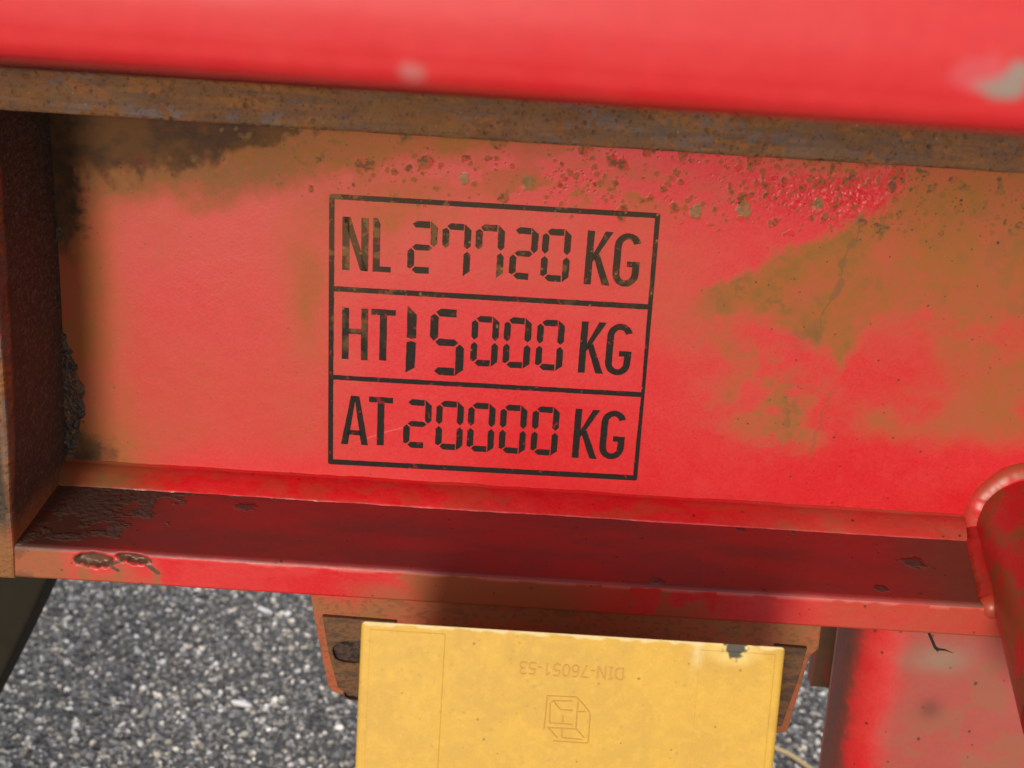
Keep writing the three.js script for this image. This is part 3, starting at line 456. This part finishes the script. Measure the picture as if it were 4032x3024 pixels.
// ---- holder for the wheel chock
const holder = new THREE.Group(); holder.name = 'chock_holder'; frame.add(holder);
{
  const s = new THREE.Shape([[-0.1058, -0.1008], [-0.1035, -0.118], [-0.1001, -0.138], [-0.0952, -0.1655], [-0.0925, -0.1695], [-0.0786, -0.1735], [-0.05, -0.185], [0.14, -0.185], [0.1718, -0.178], [0.177, -0.1265], [0.1815, -0.1207], [0.1806, -0.1008]].map(p => new THREE.Vector2(...p)));
  const g = new THREE.ExtrudeGeometry(s, { depth: 0.006, bevelEnabled: true, bevelSize: 0.001, bevelThickness: 0.001, bevelOffset: -0.001, bevelSegments: 2 }); g.translate(0, 0, 0.064);
  part('holder_plate', uvs(g, M.holder, X, Y), M.holder, holder);
  // rusty liner on the left and right wings, with pressed oval dents
  const wing = (sx) => {
    const q = new THREE.Shape(sx < 0 ? [[-0.0978, -0.1178], [-0.057, -0.1185], [-0.057, -0.176], [-0.083, -0.1685], [-0.0888, -0.1645], [-0.0945, -0.140]].map(p => new THREE.Vector2(...p)) : [[0.156, -0.1185], [0.174, -0.119], [0.172, -0.14], [0.167, -0.172], [0.156, -0.172]].map(p => new THREE.Vector2(...p)));
    const dents = [[-0.081, -0.1395, 0.0108, 0.0068, 1], [-0.0725, -0.1655, 0.0118, 0.006, 2]];
    const rim = ([cx, cy, rx, ry, k], f) => Array.from({ length: 26 }, (_, i) => { const a = i / 26 * Math.PI * 2, n = f * (0.86 + 0.34 * noise(Math.cos(a) * 1.6 + 7 * k, Math.sin(a) * 1.6, 470)), c = Math.cos(a), d = Math.sin(a), sq = 1 / Math.pow(Math.abs(c) ** 3 + Math.abs(d) ** 3, 1 / 3); return new THREE.Vector2(cx + rx * n * c * sq, cy + ry * n * d * sq); });
    if (sx < 0) for (const d of dents) q.holes.push(new THREE.Path(rim(d, 1)));
    const e = new THREE.ExtrudeGeometry(q, { depth: 0.0024, bevelEnabled: true, bevelSize: 0.0005, bevelThickness: 0.0005, bevelOffset: -0.0005, bevelSegments: 1, curveSegments: 20 }); e.translate(0, 0, 0.0713);
    part('liner_plate', uvs(e, M.holderRust, X, Y), M.holderRust, holder);
    if (sx < 0) for (const d of dents) { const f = new THREE.ExtrudeGeometry(new THREE.Shape(rim(d, 1.08)), { depth: 0.0006, bevelEnabled: false }); f.translate(0, 0, 0.0712); part('worn_dent', uvs(f, M.dent, X, Y), M.dent, holder); }
  };
  wing(-1); wing(1);
}
frame.updateMatrixWorld(true);

// ------------------------------------------------------------------ overhanging body above
const body = thing('vehicle_body', 'glossy red body panel with rounded lower edge overhanging the frame', 'body panel');
{
  const yb = 0.2229, r = 0.0052, zf = 0.452;
  const prof = refine([[zf + 0.62, 1.0], [zf + 0.62, 0.60], [zf + 0.56, 0.55], [zf - 0.022, 0.36], [zf - 0.004, 0.28], [zf + 0.0002, 0.2440], [zf + 0.0004, 0.2365], [zf + 0.0002, 0.2335], [zf - 0.0004, 0.2300], [zf - 0.0008, yb + r], ...arc(zf - 0.001 - r, yb + r, r, 0, -90, 10), [0.07, yb - 0.002]], 0.004).reverse();  // the outward flare higher up is added, out of view, to block sky light
  const rot = (g) => { g.rotateZ(R(-0.64)); g.translate(0, 0.0003, 0); return g; };
  const g = sweepX(prof, -1.3, 1.3, 60, M.body); uvs(g, M.body, X, Y); part('side_panel', rot(g), M.body, body);
  const b = new THREE.BoxGeometry(2.6, 0.046, 0.07); b.translate(0, 0.1985, 0.012); part('bearer', uvs(b, M.paint, X, Z), M.paint, body);
  const t = new THREE.BoxGeometry(2.6, 0.7, 0.012); t.translate(0, 0.555, 0.02); part('inner_wall', uvs(t, M.paint, X, Y), M.paint, body);
}

// ------------------------------------------------------------------ wheel chock
const chock = thing('wheel_chock', 'yellow plastic wheel chock hanging upside down in its holder', 'wheel chock', [-0.0628, -0.0546, 0.175]);
chock.rotation.x = -R(12); chock.scale.setScalar(0.8645);
{
  // local: x across, -y down the face, +z out of the face
  const W = 0.2275, Hh = 0.30;
  const bl = 0.0028;
  const s = new THREE.Shape([[0, 0], [-0.003, -0.0015], [-0.142, -0.165], [-0.142, -Hh], [0, -Hh]].map(([z, y]) => new THREE.Vector2(z, y)));
  const g = new THREE.ExtrudeGeometry(s, { depth: W - 2 * bl, bevelEnabled: true, bevelSize: bl, bevelThickness: bl, bevelOffset: -bl, bevelSegments: 4 });
  g.rotateY(Math.PI / 2); // shape x (z) -> -z ... depth -> x
  const p = g.attributes.position; for (let i = 0; i < p.count; i++) p.setXYZ(i, p.getX(i) + bl, p.getY(i), -p.getZ(i)); const ix = g.index; 
  g.computeVertexNormals(); // creased below by non-indexed faces
  part('wedge_body', uvs(g, M.chock, X, (x, y, z) => -y + (z < -0.004 ? -z : 0)), M.chock, chock);
  for (const [a, b] of [[0.005, 0.0455], [0.182, W - 0.005]]) { const q = poly([[a, -0.004], [b, -0.004], [b, -Hh + 0.006], [a, -Hh + 0.006]], 0.0004, 0.0006); q.translate(0, 0, -0.0006); part('side_pad', uvs(q, M.chock, X, (x, y) => -y), M.chock, chock); }
  const dirt = solid(0.50, 0.275, 0.04, 0.6), font = await new FontLoader().loadAsync('fonts/droid/droid_sans_regular.typeface.json');
  const text = 'DIN-76051-53'; const tg = new TextGeometry(text, { font, size: 0.0072, depth: 0.0007, bevelEnabled: false, curveSegments: 6 }); tg.computeBoundingBox();
  const bb = tg.boundingBox, w = bb.max.x - bb.min.x; tg.translate(-(bb.min.x + bb.max.x) / 2, -(bb.min.y + bb.max.y) / 2, 0); tg.scale(0.0563 / w, 1, 1); tg.rotateZ(Math.PI); tg.translate(0.1140, -0.0206, -0.00035); tg.deleteAttribute('uv');
  part('embossed_lettering', tg, dirt, chock).userData.label = 'embossed upside-down lettering';
  const lines = [[[102, 35.5], [117.5, 35.2], [120.7, 37.9], [125.4, 43.2], [125.9, 47.1], [125.9, 60.5]], [[105.5, 38.1], [103.9, 39.7], [104.3, 50.9], [116.3, 51]], [[105.5, 38.1], [109.6, 43], [116.4, 42.9]], [[105.5, 38.1], [115.4, 37.6]], [[119, 37.7], [118.6, 43.3], [118.8, 53.2], [123.4, 58.1]], [[118.8, 43.5], [123.1, 43.2]], [[104.2, 54.1], [108.9, 59.1]], [[103.5, 53.6], [118.5, 53.5]], [[111.2, 54], [111.4, 58.9], [122.5, 59.3]], [[111.2, 46.3], [111.3, 50.5]], [[102, 35.5], [101.6, 54]], [[107, 61], [125.5, 61.2]]];
  const gs = []; for (const l of lines) for (let i = 0; i < l.length - 1; i++) { const [a, b] = [l[i], l[i + 1]], d = Math.hypot(b[0] - a[0], b[1] - a[1]) / 1000, c = new THREE.CapsuleGeometry(0.00034, d, 3, 6); c.rotateZ(-Math.atan2((b[0] - a[0]), -(b[1] - a[1]))); c.scale(1, 1, 0.8); c.translate((a[0] + b[0]) / 2000, -(a[1] + b[1]) / 2000, 0); gs.push(c); }
  part('embossed_emblem', mergeGeometries(gs), dirt, chock).userData.label = 'moulded cube-shaped emblem';
}

// ------------------------------------------------------------------ dark panel at lower left, litter on the ground
{
  const o = thing('cover_panel', 'dark smooth panel with slanted edge below the left end of the frame', 'panel');
  const edge = []; for (let i = 0; i <= 14; i++) { const t = i / 14; edge.push([mix(-0.332, -0.60, t) + 0.014 * Math.sin(t * Math.PI), mix(-0.20, -0.69, t)]); }
  const s = new THREE.Shape([...edge, [-1.0, -0.69], [-1.0, -0.13], [-0.312, -0.13]].map(p => new THREE.Vector2(...p)));
  const g = new THREE.ExtrudeGeometry(s, { depth: 0.05, bevelEnabled: true, bevelSize: 0.004, bevelThickness: 0.004, bevelOffset: -0.004, bevelSegments: 3 }); g.translate(0, 0, -0.23);
  const m = tex(256, 256, -1, -0.7, -0.2, 0, (x, y, c) => { const n = fbm(x / 30, y / 30, 4, 450), f = noise(x / 3, y / 3, 451), k = 0.014 + 0.005 * n + 0.002 * f; c.r = k * 1.25; c.g = k * 1.05; c.b = k * 0.7; c.rough = 0.95; c.h = f; }, { bumpScale: 0.0003, specularIntensity: 0.3 });
  part('panel_sheet', uvs(g, m, X, Y), m, o);
}
function chip(name, x, z, l, w, turn, label) {
  const g = new THREE.SphereGeometry(1, 14, 8), p = g.attributes.position; for (let i = 0; i < p.count; i++) { const k = 0.8 + 0.4 * fbm(p.getX(i) * 2 + 5, p.getZ(i) * 2 + p.getY(i), 3, 460 + Math.round(l * 1e4)); p.setXYZ(i, p.getX(i) * k * l / 2, p.getY(i) * k * 0.003, p.getZ(i) * k * w / 2); } g.computeVertexNormals();
  const o = part(name, g, solid(0.62, 0.62, 0.64, 0.6)); o.position.set(x, GY + 0.004, z); o.rotation.y = turn; o.userData = { label, category: 'pebble', group: 'white pebbles on the asphalt' };
}
chip('white_pebble', -0.318, -0.622, 0.029, 0.009, -0.25, 'elongated white pebble on asphalt left of the yellow chock');
chip('white_pebble_001', -0.335, -0.842, 0.030, 0.009, -0.55, 'fainter white pebble on asphalt just below the red lip');
{
  const cv = new THREE.CatmullRomCurve3([[0.352, 0.006, -0.60], [0.372, 0.009, -0.582], [0.395, 0.006, -0.56], [0.43, 0.005, -0.53]].map(p => new THREE.Vector3(p[0], GY + p[1], p[2])));
  const o = part('straw_stalk', new THREE.TubeGeometry(cv, 24, 0.0028, 6), solid(0.5, 0.38, 0.2, 0.7)); o.userData = { label: 'pale dry straw stalk on asphalt by the chock corner', category: 'straw' };
}
renderer.render(scene, camera);
